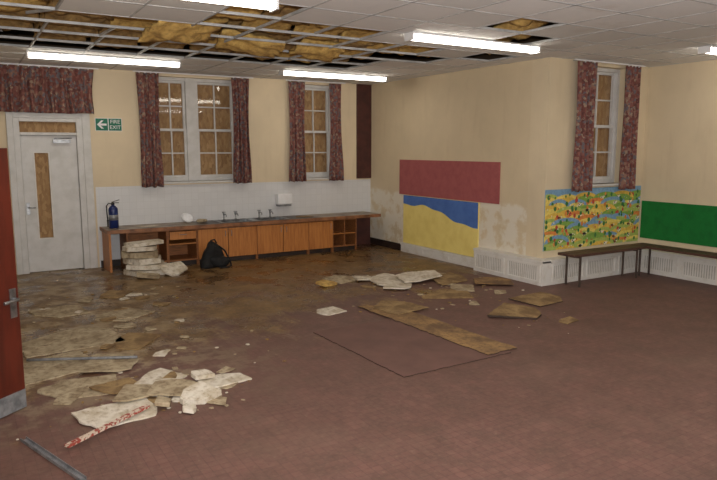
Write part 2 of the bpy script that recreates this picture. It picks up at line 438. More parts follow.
for (x, y, rz, tx, ty, w_, d_, z) in ((1.95, 6.5, .25, -.30, -.12, .75, .45, -.03), (2.85, 7.05, -.15, -.26, .12, .7, .42, -.02), (3.7, 7.0, .1, -.34, .05, .6, .4, -.02)):
    k += 1
    batt(x, y, ZC+z, w_, d_, .04, rz, tx, ty, 'insul', k, .03, .06, label='torn yellow mineral wool slab hanging down through ceiling grid')
p0, p1 = (.3, 8.5, 3.15), (.45, 7.9, 3.0)
d = Vector(p1)-Vector(p0); mp = Matrix.Translation(Vector(p0)) @ d.to_track_quat('X', 'Z').to_matrix().to_4x4()
b = MB(); b.box(0, -.012, 0, d.length, .012, .003, 0, mp); b.box(0, -.001, .003, d.length, .001, .035, 0, mp)
b.obj('loose_metal_bar', 'tbar', **lab('metal bar', 'bent loose metal ceiling grid bar in the void'))

# trim
MB().box(XS-.02, 9.3, 0, XS, YB-.0, .12).obj('baseboard_side', 'skirt_dark', category='baseboard', label='dark brown skirting board', **ST)
MB().box(1.7, YB-.02, 0, 5.9, YB, .1).obj('baseboard_back', 'skirt_dark', category='baseboard', label='dark skirting under worktop', **ST)
MB().box(6.24, YB-.03, 1.24, XS, YB, ZC).obj('trim_1', 'darkbrown', category='boxing', label='dark red-brown painted strip in corner', bevel=.003, **ST)
MB().box(5.93, YB-.03, 0, XS-.02, YB, .58).obj('trim_5', 'darkbrown', category='panel', label='dark red-brown sheet painting the shade in the open void under the worktop end', **ST)  # dark sheet added to paint the shade of the open void below the worktop
def boxing(name, length, loc, rz, D=.16, Hh=.32):
    e = MB(); e.box(0, -D, 0, length, 0, Hh)
    e.box(0, -D-.015, Hh-.02, length, 0, Hh+.015)
    n = max(1, int(length/.6)); w = length/n; z0, z1 = .04, Hh-.04
    for i in range(n):
        a, c = i*w+.03, (i+1)*w-.03
        e.box(a, -D-.01, z0, c, -D, z0+.022); e.box(a, -D-.01, z1-.022, c, -D, z1)
        e.box(a, -D-.01, z0+.022, a+.025, -D, z1-.022); e.box(c-.025, -D-.01, z0+.022, c, -D, z1-.022)
        m_ = int((c-a-.07)/.035)
        for s_ in range(m_): e.box(a+.036+s_*.035, -D-.003, z0+.03, a+.048+s_*.035, -D, z1-.03, 1)
    return e.obj(name, ['white_dirty', 'slot'], loc, (0, 0, rz), category='pipe boxing', label='dirty white slatted heating pipe boxing', **ST)
boxing('trim_2', 2.02, (XS, YF, 0), 0)
boxing('trim_3', 1.34, (XS, 7.25, 0), -math.pi/2)
boxing('trim_6', 2.05, (XS, 9.3, 0), -math.pi/2, .045, .14)
boxing('trim_4', 4.9, (XR, YF-.175, 0), -math.pi/2)

# ---------------------------------------------------------------- windows
def sash_window(name, x0, x1, z0, z1, y, cols, mull=None, label=''):
    yy = y+.1; w = empty(name, ((x0+x1)/2, yy, z0), category='window', label=label, **ST)
    cx = (x0+x1)/2; hw = (x1-x0)/2; hh = z1-z0
    b = MB(); f = .05
    b.box(-hw, 0, 0, -hw+f, .1, hh); b.box(hw-f, 0, 0, hw, .1, hh); b.box(-hw+f, 0, hh-f, hw-f, .1, hh); b.box(-hw+f, 0, 0, hw-f, .1, f+.01)
    secs = [(-hw+f, hw-f)]
    if mull:
        m0, m1 = mull[0]-cx, mull[1]-cx
        b.box(m0, -.02, 0, m1, .1, hh); secs = [(-hw+f, m0), (m1, hw-f)]
    b.obj('window_frame', 'white', parent=w, bevel=.004)
    for (a, c) in secs:
        s = MB(); zm = f+.01; mid = hh*.5; top = hh-f; t = .035
        for (za, zb, yo) in ((zm, mid+.02, .02), (mid-.02, top, .05)):
            s.box(a, yo, za, a+t, yo+.03, zb); s.box(c-t, yo, za, c, yo+.03, zb)
            s.box(a+t, yo, za, c-t, yo+.03, za+t); s.box(a+t, yo, zb-t, c-t, yo+.03, zb)
            for q in range(1, cols):
                xx = a+(c-a)*q/cols; s.box(xx-.01, yo+.003, za+t, xx+.01, yo+.027, zb-t)
            zz = (za+zb)/2; s.box(a+t, yo+.005, zz-.01, c-t, yo+.025, zz+.01)
        s.obj('sash', 'white', parent=w)
        MB().add([(a+.01, .083, zm), (c-.01, .083, zm), (c-.01, .083, top), (a+.01, .083, top)], [(0, 1, 2, 3)]).obj('glass', 'glass', parent=w)
    MB().box(-hw+.005, .10, .005, hw-.005, .12, hh-.005).obj('boarding', 'osb', parent=w, label='brown chipboard boarding behind the glass')
    MB().box(-hw-.04, -.15, -.03, hw+.04, 0.0, 0.0).obj('sill', 'white', parent=w, bevel=.004)
    return w
sash_window('window_1', 2.6, 3.97, 1.27, 2.9, YB, 2, (3.12, 3.3), 'tall white double sash window boarded with chipboard')
sash_window('window_2', 5.08, 5.78, 1.27, 2.9, YB, 2, None, 'tall white sash window boarded with chipboard')
sash_window('window_3', 7.28, 8.08, 1.3, 2.9, YF, 2, None, 'tall white sash window boarded with chipboard')

# ---------------------------------------------------------------- doors
d = empty('door_1', (1.09, YB, 0), category='door', label='white painted door with narrow glazed panel and fanlight', **ST)
b = MB()
b.box(-.45, -.02, 0, -.37, .12, 2.22); b.box(.37, -.02, 0, .45, .12, 2.22); b.box(-.37, -.02, 2.17, .37, .12, 2.22); b.box(-.37, -.02, 1.98, .37, .12, 2.02)
b.box(-.53, -.03, 0, -.45, 0, 2.30); b.box(.45, -.03, 0, .56, 0, 2.30); b.box(-.45, -.03, 2.22, .45, 0, 2.30)
b.obj('door_frame', 'white', parent=d, bevel=.005)
b = MB(); b.box(-.365, .03, .01, -.2, .07, 1.975); b.box(-.02, .03, .01, .365, .07, 1.975); b.box(-.2, .03, .01, -.02, .07, .5); b.box(-.2, .03, 1.73, -.02, .07, 1.975)
b.obj('door_leaf', 'white', parent=d)
MB().box(-.2, .055, .5, -.02, .065, 1.73).obj('boarded_panel', 'osb', parent=d, label='narrow brown boarded glazing panel')
b = MB(); b.box(-.215, .02, .485, -.2, .035, 1.745); b.box(-.02, .02, .485, -.005, .035, 1.745); b.box(-.2, .02, 1.73, -.02, .035, 1.745); b.box(-.2, .02, .485, -.02, .035, .5)
b.obj('glazing_bead', 'white_dirty', parent=d)
MB().box(-.37, .06, 2.02, .37, .075, 2.17).obj('fanlight', 'osb', parent=d, label='boarded fanlight over the door')
b = MB(); b.box(.05, -.03, 1.87, .28, .03, 1.92); b.tube([(.07, -.02, 1.92), (.07, -.02, 1.935), (.3, -.025, 1.94)], .008)
b.obj('door_closer', 'metal', parent=d)
b = MB(); b.box(-.345, .02, .85, -.305, .03, 1.02); b.tube([(-.325, .03, .95), (-.325, -.02, .95), (-.23, -.022, .95)], .009)
b.obj('door_handle', 'metal', parent=d)

ang = math.atan2(.55, .66)
d = empty('door_2', (-.42, 4.38, 0), (0, 0, ang), category='door', label='red-brown painted door standing open with lever handle', **ST)
L = .87
b = MB(); b.box(0, -.022, .01, L, .022, 1.80)
b.obj('door_leaf', 'reddoor', parent=d, bevel=.003)
MB().box(.02, -.026, .01, L-.002, -.022, .14).obj('kick_plate', 'galv', parent=d, label='grey kick plate')
b = MB(); b.box(L-.075, -.03, .66, L-.025, -.022, .86); b.tube([(L-.05, -.03, .79), (L-.05, -.075, .79), (L-.06, -.08, .79), (L-.17, -.08, .785)], .011)
b.obj('door_handle', 'metal', parent=d, label='metal lever handle on back plate', bevel=.002)
for z in (.25, .9, 1.55):
    MB().tube([(-.005, -.02, z-.05), (-.005, -.02, z+.05)], .008).obj('hinge', 'metal', parent=d)

# ---------------------------------------------------------------- curtains
def curtain(x0, x1, z0, z1, y, folds, label, seed=0, nar=.12):
    b = MB(); nx, nz = folds*8, 24; vs = []; fs = []
    w = x1-x0; cx = (x0+x1)/2
    for j in range(nz+1):
        t = j/nz
        sc = 1-nar*math.sin(math.pi*min(1, (1-t)*1.15))
        for i in range(nx+1):
            u = i/nx
            ph = u*folds*2*math.pi
            am = .04*(.6+.6*(1-t)) * (1+.5*mnoise.noise(Vector((u*3, seed, t))))
            xx = (u-.5)*w*sc + .012*math.sin(ph*.5+t*3+seed)
            zz = (z0-z1)*(1-t) + (.02*mnoise.noise(Vector((u*6, seed, 5))) if j == 0 else 0)
            vs.append((xx, am*math.sin(ph+.7*math.sin(t*3+seed)), zz))
    for j in range(nz):
        for i in range(nx): fs.append((j*(nx+1)+i, j*(nx+1)+i+1, (j+1)*(nx+1)+i+1, (j+1)*(nx+1)+i))
    b.add(vs, fs, 0, True)
    e = empty('curtain', (cx, y, z1), **lab('curtain', label))
    o = b.obj('curtain_fabric', 'curtain', parent=e)
    sl = o.modifiers.new('s', 'SOLIDIFY'); sl.thickness = .003
    n = max(3, folds)
    for i in range(n): MB().box((i+.5)/n*w-w/2-.006, -.008, -.01, (i+.5)/n*w-w/2+.006, .008, .006).obj('curtain_hook', 'plastic', parent=e)
    return e
yb = YB-.10
FL = 'dusty red floral curtain hanging beside boarded sash window'
curtain(.05, 1.72, 2.29, 2.925, yb, 13, 'short dusty red floral curtain gathered above white door', 1, .02)
curtain(2.33, 2.67, 1.20, 2.925, yb, 4, FL, 2, .12)
curtain(3.82, 4.13, 1.22, 2.925, yb, 4, FL, 3, .15)
curtain(4.83, 5.15, 1.22, 2.925, yb, 4, FL, 4, .12)
curtain(5.62, 5.89, 1.22, 2.925, yb, 3, FL, 5, .2)
yf = YF-.10
curtain(6.97, 7.33, 1.22, 2.925, yf, 4, 'dusty red floral curtain beside window over the mural', 6, .12)
curtain(7.96, 8.25, 1.22, 2.925, yf, 4, 'dusty red floral curtain beside window in the corner', 7, .12)
for (a, c, yy, wy) in ((0, 1.8, yb, YB), (2.28, 4.2, yb, YB), (4.78, 5.95, yb, YB), (6.9, 8.34, yf, YF)):
    e = empty('curtain_rail', ((a+c)/2, yy, 2.935), **lab('curtain rail', 'white curtain rail under the ceiling above the curtains'))
    w = (c-a)/2
    b = MB(); b.box(-w, -.01, -.004, w, .01, .012); b.obj('rail', 'plastic', parent=e)
    for xx in (-w+.08, w-.1): MB().box(xx, .01, -.002, xx+.02, wy-yy, .008).obj('rail_bracket', 'metal', parent=e)

# ---------------------------------------------------------------- exit sign
e = empty('exit_sign', (1.915, YB, 2.145), **lab('sign', 'green and white fire exit sign with arrow on wall'))
b = MB(); b.box(-.19, -.006, -.095, .19, 0, .095); b.obj('sign_panel', 'plastic', parent=e)
b = MB(); b.box(-.183, -.008, -.088, .183, -.006, .088); b.obj('sign_field', 'signgreen', parent=e)
MB().box(-.012, -.0085, -.088, 0, -.008, .088).obj('divider', 'plastic', parent=e)
b = MB()
A = [(-.165,0),(-.105,.06),(-.07,.06),(-.115,.015),(-.03,.015),(-.03,-.015),(-.115,-.015),(-.07,-.06),(-.105,-.06)]
b.poly(A, .002, 0, 'y'); b.obj('arrow', 'plastic', (0, -.008, 0), parent=e)
def text(s, size, loc, rot, m, parent, name='lettering'):
    cu = bpy.data.curves.new('t', 'FONT'); cu.body = s; cu.size = size; cu.align_x = 'CENTER'; cu.align_y = 'CENTER'; cu.extrude = .001
    o = bpy.data.objects.new('t', cu); COL.objects.link(o); bpy.context.view_layer.update()
    me = bpy.data.meshes.new_from_object(o.evaluated_get(bpy.context.evaluated_depsgraph_get()))
    bpy.data.objects.remove(o); me.materials.clear(); me.materials.append(M[m])
    n = bpy.data.objects.new(name, me); COL.objects.link(n); n.location = loc; n.rotation_euler = rot; n.parent = parent
    return n
text('FIRE', .078, (.092, -.0095, .042), (math.pi/2, 0, 0), 'plastic', e)
text('EXIT', .078, (.092, -.0095, -.04), (math.pi/2, 0, 0), 'plastic', e)

# ---------------------------------------------------------------- kitchen run
YFk = 9.84
wt = MB()
def wtbox(x0, x1, y0, y1): wt.box(x0, y0, .585, x1, y1, .62, 0)
wtbox(1.72, 3.46, 9.80, YB-.001); wtbox(4.62, 6.40, 9.80, YB-.001); wtbox(3.46, 4.62, 9.80, 9.87); wtbox(3.46, 4.62, 10.27, YB-.001)
wt.box(1.72, 9.785, .57, 6.40, 9.80, .622, 1); wt.box(1.705, 9.785, .57, 1.72, YB-.001, .622, 1)
wt.obj('worktop', ['worktop', 'worktop_edge'], **lab('worktop', 'long low worn laminate worktop along the tiled wall'))

e = empty('sink', (4.04, 10.07, .622), **lab('sink', 'dirty stainless steel double sink set in worktop'))
for (a, c) in ((-.54, -.06), (.06, .54)):
    b = MB()
    b.box(a, -.16, -.16, c, .16, -.155); b.box(a, -.165, -.16, c, -.16, .0); b.box(a, .16, -.16, c, .165, .0); b.box(a-.005, -.165, -.16, a, .165, 0); b.box(c, -.165, -.16, c+.005, .165, 0)
    b.obj('basin', 'metal', parent=e)
b = MB(); b.box(-.6, -.215, 0, .6, -.165, .006); b.box(-.6, .165, 0, .6, .215, .006); b.box(-.6, -.165, 0, -.545, .165, .006); b.box(-.055, -.165, 0, .055, .165, .006); b.box(.545, -.165, 0, .6, .165, .006)
b.obj('rim', 'metal', parent=e, bevel=.002)
for x in (-.3, .3):
    MB().lathe([(.03, -.154), (.03, -.150), (.02, -.150)], 16, 0, (x, 0, 0)).obj('drain', 'blackp', parent=e)
def make_tap(loc):
    t = empty('tap', loc, **lab('tap', 'chrome pillar tap with cross handle behind the sink', 'sink taps'))
    MB().lathe([(.022, 0), (.022, .01), (.012, .015), (.012, .09), (.018, .095), (.018, .11), (.008, .115)], 14).obj('tap_body', 'metal', parent=t)
    MB().tube([(0, 0, .08), (0, -.05, .1), (0, -.1, .095), (0, -.12, .065)], .009).obj('spout', 'metal', parent=t)
    b = MB(); b.tube([(-.03, 0, .125), (.03, 0, .125)], .008); b.tube([(0, -.03, .125), (0, .03, .125)], .008); b.tube([(0, 0, .11), (0, 0, .13)], .01)
    b.obj('tap_handle', 'metal', parent=t); return t
t0 = make_tap((3.62, 10.25, .629))
for x in (3.82, 4.24, 4.44): clone(t0, (x, 10.25, .629))

def carcass(name, x0, x1, doors, shelves, label, drawers=0, dividers=0, z0=.08):
    w = x1-x0; e = empty(name, (x0, YFk, 0), **lab('cabinet', label))
    b = MB(); t = .018; D = YB-YFk-.03
    b.box(0.002, 0, 0, t, D, .565); b.box(w-t, 0, 0, w-.002, D, .565); b.box(t, 0, z0, w-t, D, z0+t); b.box(t, D-.01, z0, w-t, D, .565)
    b.box(t, .0, .55, w-t, .02, .565)
    for s_ in range(dividers): xx = (s_+1)*w/(dividers+1); b.box(xx-t/2, 0, z0+t, xx+t/2, D-.01, .55)
    b.obj('body', 'orangedark', parent=e)
    MB().box(t, .04, 0, w-t, .055, z0).obj('plinth', 'skirt_dark', parent=e)
    for z in shelves: MB().box(t, .02, z, w-t, D-.01, z+t).obj('shelf', 'orangewood', parent=e)
    dw = w/doors if doors else 0
    for i in range(doors):
        dd = MB(); dd.box(i*dw+.006, -.02, z0, (i+1)*dw-.006, -.001, .545)
        do = dd.obj('door', 'orangewood', parent=e, bevel=.003)
        xx = (i+1)*dw-.05 if i % 2 == 0 else i*dw+.05
        MB().tube([(xx, -.02, .5), (xx, -.04, .5), (xx, -.04, .42), (xx, -.02, .42)], .005, 8).obj('handle', 'galv', parent=do, label='small metal bow handle')
    for i in range(drawers):
        dd = MB(); dd.box(.03, -.02, .545-.13*(i+1), w-.03, -.001, .545-.13*i-.008)
        do = dd.obj('drawer', 'orangewood', parent=e, bevel=.003)
        MB().tube([(w/2-.05, -.02, .49-.13*i), (w/2-.05, -.04, .49-.13*i), (w/2+.05, -.04, .49-.13*i), (w/2+.05, -.02, .49-.13*i)], .005, 8).obj('handle', 'galv', parent=do)
    return e
carcass('cabinet', 3.04, 4.02, 2, [], 'orange wood sink cabinet with two doors, black bag in front')
carcass('cabinet', 4.02, 4.96, 2, [], 'orange wood base cabinet with two closed doors')
carcass('cabinet', 4.96, 5.43, 1, [], 'orange wood base cabinet with single closed door')
carcass('shelf_unit', 5.43, 5.92, 0, [.3], 'open orange wood shelf unit with divider under worktop', dividers=1)
carcass('shelf_unit', 2.58, 3.04, 0, [.33], 'open orange wood shelf unit under worktop', drawers=1)
carcass('shelf_unit', 1.98, 2.58, 0, [], 'open orange wood unit behind stacked white slabs')
b = MB(); b.box(1.73, 9.82, 0, 1.76, YB-.03, .568); b.obj('end_panel', 'orangewood', **lab('panel', 'brown wooden end panel supporting the worktop'))

e = empty('towel_dispenser', (4.73, YB, .80), **lab('dispenser', 'white plastic paper towel dispenser on tiled wall'))
b = MB(); b.box(-.14, -.14, .03, .14, 0, .22); b.obj('dispenser_body', 'plastic', parent=e, bevel=.02)
b = MB(); b.box(-.12, -.12, 0, .12, 0, .03); b.obj('tray', 'galv', parent=e, bevel=.004)
b = MB(); b.lathe([(.03, 0), (.05, .005), (.09, .05), (.1, .075), (.095, .075), (.085, .052), (.045, .015), (.0, .012)], 28)
b.obj('bowl', 'plastic', (2.95, 10.12, .665), (math.radians(38), math.radians(12), 0), **lab('bowl', 'small white bowl lying tilted on the worktop'))
b = MB(); b.sup((0, 0, .03), (.09, .05, .03), .8, 24, 12, 0, .3, 3, True); b.obj('cloth', 'plaster_tan', (3.2, 10.1, .622), **lab('cloth', 'crumpled grey cloth on the worktop'))

e = empty('fire_extinguisher', (1.86, 10.08, .622), (0, 0, -.3), **lab('fire extinguisher', 'old blue fire extinguisher standing on the worktop'))
MB().lathe([(.06, 0), (.068, .006), (.068, .27), (.062, .30), (.04, .325), (.022, .335), (.022, .35)], 28).obj('cylinder', 'bluepaint', parent=e)
MB().lathe([(.0688, .12), (.0688, .20)], 28).obj('instruction_label', 'galv', parent=e)
b = MB(); b.lathe([(.02, .34), (.024, .35), (.024, .375), (.012, .385)], 14); b.box(-.015, -.01, .37, .085, .01, .38)
M4 = Matrix.Translation((0, 0, .385)) @ Matrix.Rotation(-.3, 4, 'Y'); b.box(-.015, -.01, 0, .1, .01, .01, 0, M4)
b.obj('valve_handle', 'blackp', parent=e)
MB().tube([(-.02, 0, .36), (-.06, 0, .37), (-.09, 0, .33), (-.088, 0, .22), (-.08, 0, .1)], .009).obj('hose', 'blackp', parent=e)
MB().lathe([(.01, .02), (.012, .1), (.016, .12)], 12, 0, (-.083, 0, 0)).obj('nozzle', 'blackp', parent=e)

# ---------------------------------------------------------------- flat things on walls
MB().box(XS-.014, 6.91, 1.0, XS-.001, 9.41, 1.6).obj('pin_board', 'pink', bevel=.002, **lab('notice board', 'long dusty pink felt pin board on wall'))
e = empty('painted_board', (XS-.001, 7.33, .16), **lab('board', 'yellow board painted with blue sea shape, beneath pink board'))
MB().box(-.02, 0, 0, 0, 1.94, .835).obj('panel', 'yellow', parent=e, bevel=.002)
n = 24; lower = []
for i in range(n+1):
    t = i/n
    z = .835 - (.36 - .24*t + .05*math.sin(t*7+.4) + .015*math.sin(t*23+1))
    lower.append((1.93*t+.004, z))
vs = [(-.023, y, z) for y, z in lower] + [(-.023, y, .832) for y, z in lower]
MB().add(vs, [(i, n+1+i, n+2+i, i+1) for i in range(n)]).obj('sea_shape', 'blue', parent=e, label='blue painted wavy shape')
MB().box(XR-.014, 2.6, .48, XR-.001, YF-.03, 1.03).obj('display_board', 'green', bevel=.002, **lab('notice board', 'bright green felt display board above bench'))

# mural
cols = [(238, 214, 110), (132, 172, 78), (224, 140, 70), (58, 120, 64), (194, 74, 62), (236, 230, 210), (128, 168, 200), (230, 192, 84), (140, 88, 54), (40, 36, 34), (222, 150, 140), (176, 194, 100)]
for i, c in enumerate(cols): M['mu%d' % i] = mat('mural_%d' % i, c, tuple(int(x*.88) for x in c), 30, .7)
e = empty('mural', (6.555, YF-.001, .43), **lab('mural', 'colourful countryside mural panel with flowers, hills and farm animals'))
W_, H_ = 1.99, .82
MB().box(0, -.01, 0, W_, 0, H_).obj('panel', 'mu6', parent=e)
b = MB(); rd = random.Random(11)
mul = [0]
def disc(x, z, rx, rz, m, n=10):
    mul[0] += 1; dy = .0105 + mul[0]*.0000018
    pts_ = [(min(max(x+rx*math.cos(2*math.pi*i/n), .002), W_-.002), -dy, min(max(z+rz*math.sin(2*math.pi*i/n), .002), H_-.002)) for i in range(n)]
    b.add(pts_, [tuple(range(n))], m)
def hump(cx, z, w, h, m):
    mul[0] += 1; dy = .0105+mul[0]*.0000018; N = 20; vs = []
    a, c = max(.002, cx-w), min(W_-.002, cx+w)
    for i in range(N+1):
        x = a+(c-a)*i/N; vs.append((x, -dy, max(.002, z-h*.7))); vs.append((x, -dy, min(H_-.002, max(.003, z+h*math.sqrt(max(0, 1-((x-cx)/w)**2))))))
    b.add(vs, [(2*i, 2*i+2, 2*i+3, 2*i+1) for i in range(N)], m)
hc = [1, 11, 7, 10, 0, 2, 11, 1, 6]
for row in range(9):
    z = .66-row*.082
    order = list(range(6)); rd.shuffle(order)
    for q in order:
        cx = (q+.5*(row % 2)+rd.uniform(-.1, .1)+.2)*W_/5.4; w_ = rd.uniform(.2, .3); h_ = rd.uniform(.08, .12)
        m = rd.choice(hc); hump(cx, z, w_, h_, m); hump(cx, z-.02, w_*.8, h_*.75, rd.choice([1, 11, 7, 0]))
        for t_ in range(3):
            x = cx+rd.uniform(-.8, .8)*w_; s_ = rd.uniform(.016, .03); zz = z+h_*.6+rd.uniform(-.03, .03)
            disc(x, zz-s_, .004, s_, 8, 6); disc(x, zz, s_, s_*1.15, rd.choice([3, 3, 3, 2, 4]))
        for t_ in range(5):
            x = cx+rd.uniform(-.9, .9)*w_; zz = z+rd.uniform(-.02, .06); s_ = rd.uniform(.007, .013)
            disc(x, zz, s_, s_, rd.choice([4, 10, 5, 2, 6, 5]), 8)
        if rd.random() < .5:
            x = cx+rd.uniform(-.4, .4)*w_; zz = z+.02
            disc(x, zz, .036, .02, rd.choice([5, 8, 5, 9])); disc(x+.04, zz+.014, .014, .011, 5); disc(x-.01, zz+.004, .013, .009, 9)
            for q2 in (-.026, -.012, .014, .028): disc(x+q2, zz-.022, .004, .015, rd.choice([5, 9]), n=6)
b.obj('printed_picture', ['mu%d' % i for i in range(12)], parent=e)

# ---------------------------------------------------------------- benches
def bench(loc, rz, L, label, nleg):
    e = empty('bench', loc, (0, 0, rz), **lab('bench', label))
    for (ya, yb_) in ((-.28, -.145), (-.135, 0)):
        MB().box(0, ya, .405, L, yb_, .44).obj('seat_plank', 'bench', parent=e, bevel=.005)
    for i in range(nleg):
        x = .15+(L-.3)*i/(nleg-1); l = MB()
        l.box(x-.012, -.26, 0, x+.012, -.24, .405); l.box(x-.012, -.24, .38, x+.012, -.04, .405)
        l.box(x-.012, -.04, .0, x+.012, -.02, .405)
        l.obj('leg_frame', 'benchleg', parent=e)
    return e
bench((6.62, 5.87, 0), 0, 1.46, 'low dark wood bench under the mural', 2)
bench((8.375, 5.86, 0), -math.pi/2, 3.2, 'low dark wood bench under the green board', 3)

e = empty('low_cupboard', (.33, 9.2, 0), **lab('cupboard', 'low red-brown wooden cupboard beside the white door'))
b = MB(); b.box(-.25, -.25, .04, .12, .25, .6); b.obj('body', 'cupboard', parent=e, bevel=.004)
b = MB(); b.box(-.26, -.26, .6, .13, .26, .62); b.obj('top', 'orangewood', parent=e, bevel=.003)
for (x, y) in ((-.23, -.23), (.08, -.23), (-.23, .21), (.08, .21)): MB().box(x, y, 0, x+.03, y+.03, .04).obj('foot', 'skirt_dark', parent=e)

# ---------------------------------------------------------------- lights
def fixture(x0, x1, y, label='white fluorescent batten light glowing on the ceiling'):
    L_ = x1-x0; e = empty('fluorescent_light', ((x0+x1)/2, y, ZC), **lab('ceiling light', label, 'fluorescent ceiling lights'))
    w = L_/2
    MB().box(-w, -.075, -.02, w, .075, 0).obj('housing', 'plastic', parent=e, bevel=.003)
    b = MB(); N = 8; vs = []
    for x in (-w+.02, w-.02):
        for i in range(N+1):
            a = math.pi*i/N; vs.append((x, -.07*math.cos(a), -.02-.055*math.sin(a)**.7))
    fs = [(i, i+1, N+2+i, N+1+i) for i in range(N)] + [tuple(range(N+1)), tuple(reversed(range(N+1, 2*N+2)))]
    b.add(vs, fs, 0, False); b.obj('diffuser', 'emit', parent=e, label='glowing prismatic diffuser')
    for (a, c) in ((-w, -w+.02), (w-.02, w)): MB().box(a, -.072, -.08, c, .072, -.02).obj('end_cap', 'plastic', parent=e, bevel=.003)
    return e
fixture(.75, 2.6, 8.95); fixture(4.15, 6.0, 9.08); fixture(3.93, 5.72, 5.52); fixture(.42, 2.2, 4.9); fixture(7.33, 8.5, 4.5)

# ---------------------------------------------------------------- debris
def clip(poly, p, n):
    out = []
    for i in range(len(poly)):
        a, c = poly[i], poly[(i+1) % len(poly)]
        da = (a[0]-p[0])*n[0]+(a[1]-p[1])*n[1]; dc = (c[0]-p[0])*n[0]+(c[1]-p[1])*n[1]
        if da <= 0: out.append(a)
        if da*dc < 0:
            t = da/(da-dc); out.append((a[0]+(c[0]-a[0])*t, a[1]+(c[1]-a[1])*t))
    return out
def frag(name, x, y, w, d_, rz, th, m, seed, z=0, tx=0, ty=0, label='', cat='debris', group=None, cuts=2, rough=.02):
    rd = random.Random(seed)
    P = [(-w/2,-d_/2),(w/2,-d_/2),(w/2,d_/2),(-w/2,d_/2)]
    for k in range(cuts):
        a = rd.choice([.8, 2.3, 3.9, 5.5]) + rd.uniform(-.5, .5); n = (math.cos(a), math.sin(a))
        ext = max(v[0]*n[0]+v[1]*n[1] for v in P); off = ext*rd.uniform(.5, .85)
        Q = clip(P, (n[0]*off, n[1]*off), n)
        if len(Q) >= 3: P = Q
    pts = []
    for i in range(len(P)):
        a, c = P[i], P[(i+1) % len(P)]; ln = math.hypot(c[0]-a[0], c[1]-a[1]); ns = max(1, int(ln/.05))
        for q in range(ns):
            t = q/ns; j = rough*min(w, d_) if q else 0
            pts.append((a[0]+(c[0]-a[0])*t+rd.uniform(-j, j), a[1]+(c[1]-a[1])*t+rd.uniform(-j, j)))
    b = MB(); mats = m if isinstance(m, (list, tuple)) else [m]
    b.poly(pts, th, 0, 'z', len(mats)-1)
    mt = Matrix.Rotation(rz, 3, 'Z') @ Matrix.Rotation(ty, 3, 'Y') @ Matrix.Rotation(tx, 3, 'X')
    zmin = min((mt @ Vector(v)).z for v in b.v)
    return b.obj(name, mats, (x, y, z-zmin+.001), mt.to_euler(), category=cat, label=label, **({'group': group} if group else {}))

zz = 0; rs = random.Random(19)
for i in range(6):
    th = rs.uniform(.04, .085); w_ = .68-.04*i+rs.uniform(-.08, .06)
    frag('stacked_slab', 2.17-.01*i+rs.uniform(-.07, .07), 9.46+.012*i, w_, .44-.03*i, rs.uniform(-.25, .25), th, rs.choice(['plaster', 'plaster', 'plaster_tan']), 50+i, zz, rs.uniform(-.03, .03), rs.uniform(-.07, .07),
         label='dirty white slab in a stack on the floor', cat='slab', group='stacked white slabs', cuts=3, rough=.03)
    zz += th+.01
frag('leaning_tile', 2.50, 9.24, .38, .30, .3, .03, 'plaster', 61, 0, math.radians(24), 0, 'broken white tile against the stacked slabs', 'ceiling tile', rough=.03)
frag('leaning_tile', 2.1, 9.12, .3, .2, -.3, .04, 'plaster_tan', 62, 0, 0, math.radians(8), 'broken dirty tile in front of stacked slabs', 'ceiling tile', rough=.03)
frag('paper_scrap', 2.35, 10.0, .26, .18, .3, .004, 'plaster', 63, .623, 0, 0, 'crumpled pale paper scrap on the worktop', 'paper')
frag('paper_scrap', 5.0, 10.05, .3, .2, -.4, .006, 'board_tan', 64, .623, 0, 0, 'brown card scrap on the worktop', 'paper')

e = empty('black_bag', (3.17, 9.53, 0), (0, 0, .2), **lab('bag', 'slumped black bag on the floor against sink cabinet'))
MB().sup((0, 0, .19), (.21, .15, .20), .75, 36, 24, 0, .45, 5.3, True, 6, .45).obj('body', 'black', parent=e)
MB().sup((.05, -.09, .09), (.15, .09, .09), .8, 28, 16, 0, .4, 8, True, 7).obj('front_pocket', 'black', parent=e)
MB().tube([(-.03, 0, .36), (-.03, -.01, .41), (.03, -.02, .42), (.06, -.02, .36)], .012).obj('handle', 'black', parent=e)
MB().tube([(.08, -.05, .32), (.15, -.1, .25), (.21, -.14, .1), (.2, -.2, .02), (.1, -.24, .015), (.0, -.22, .015)], .013).obj('strap', 'black', parent=e)

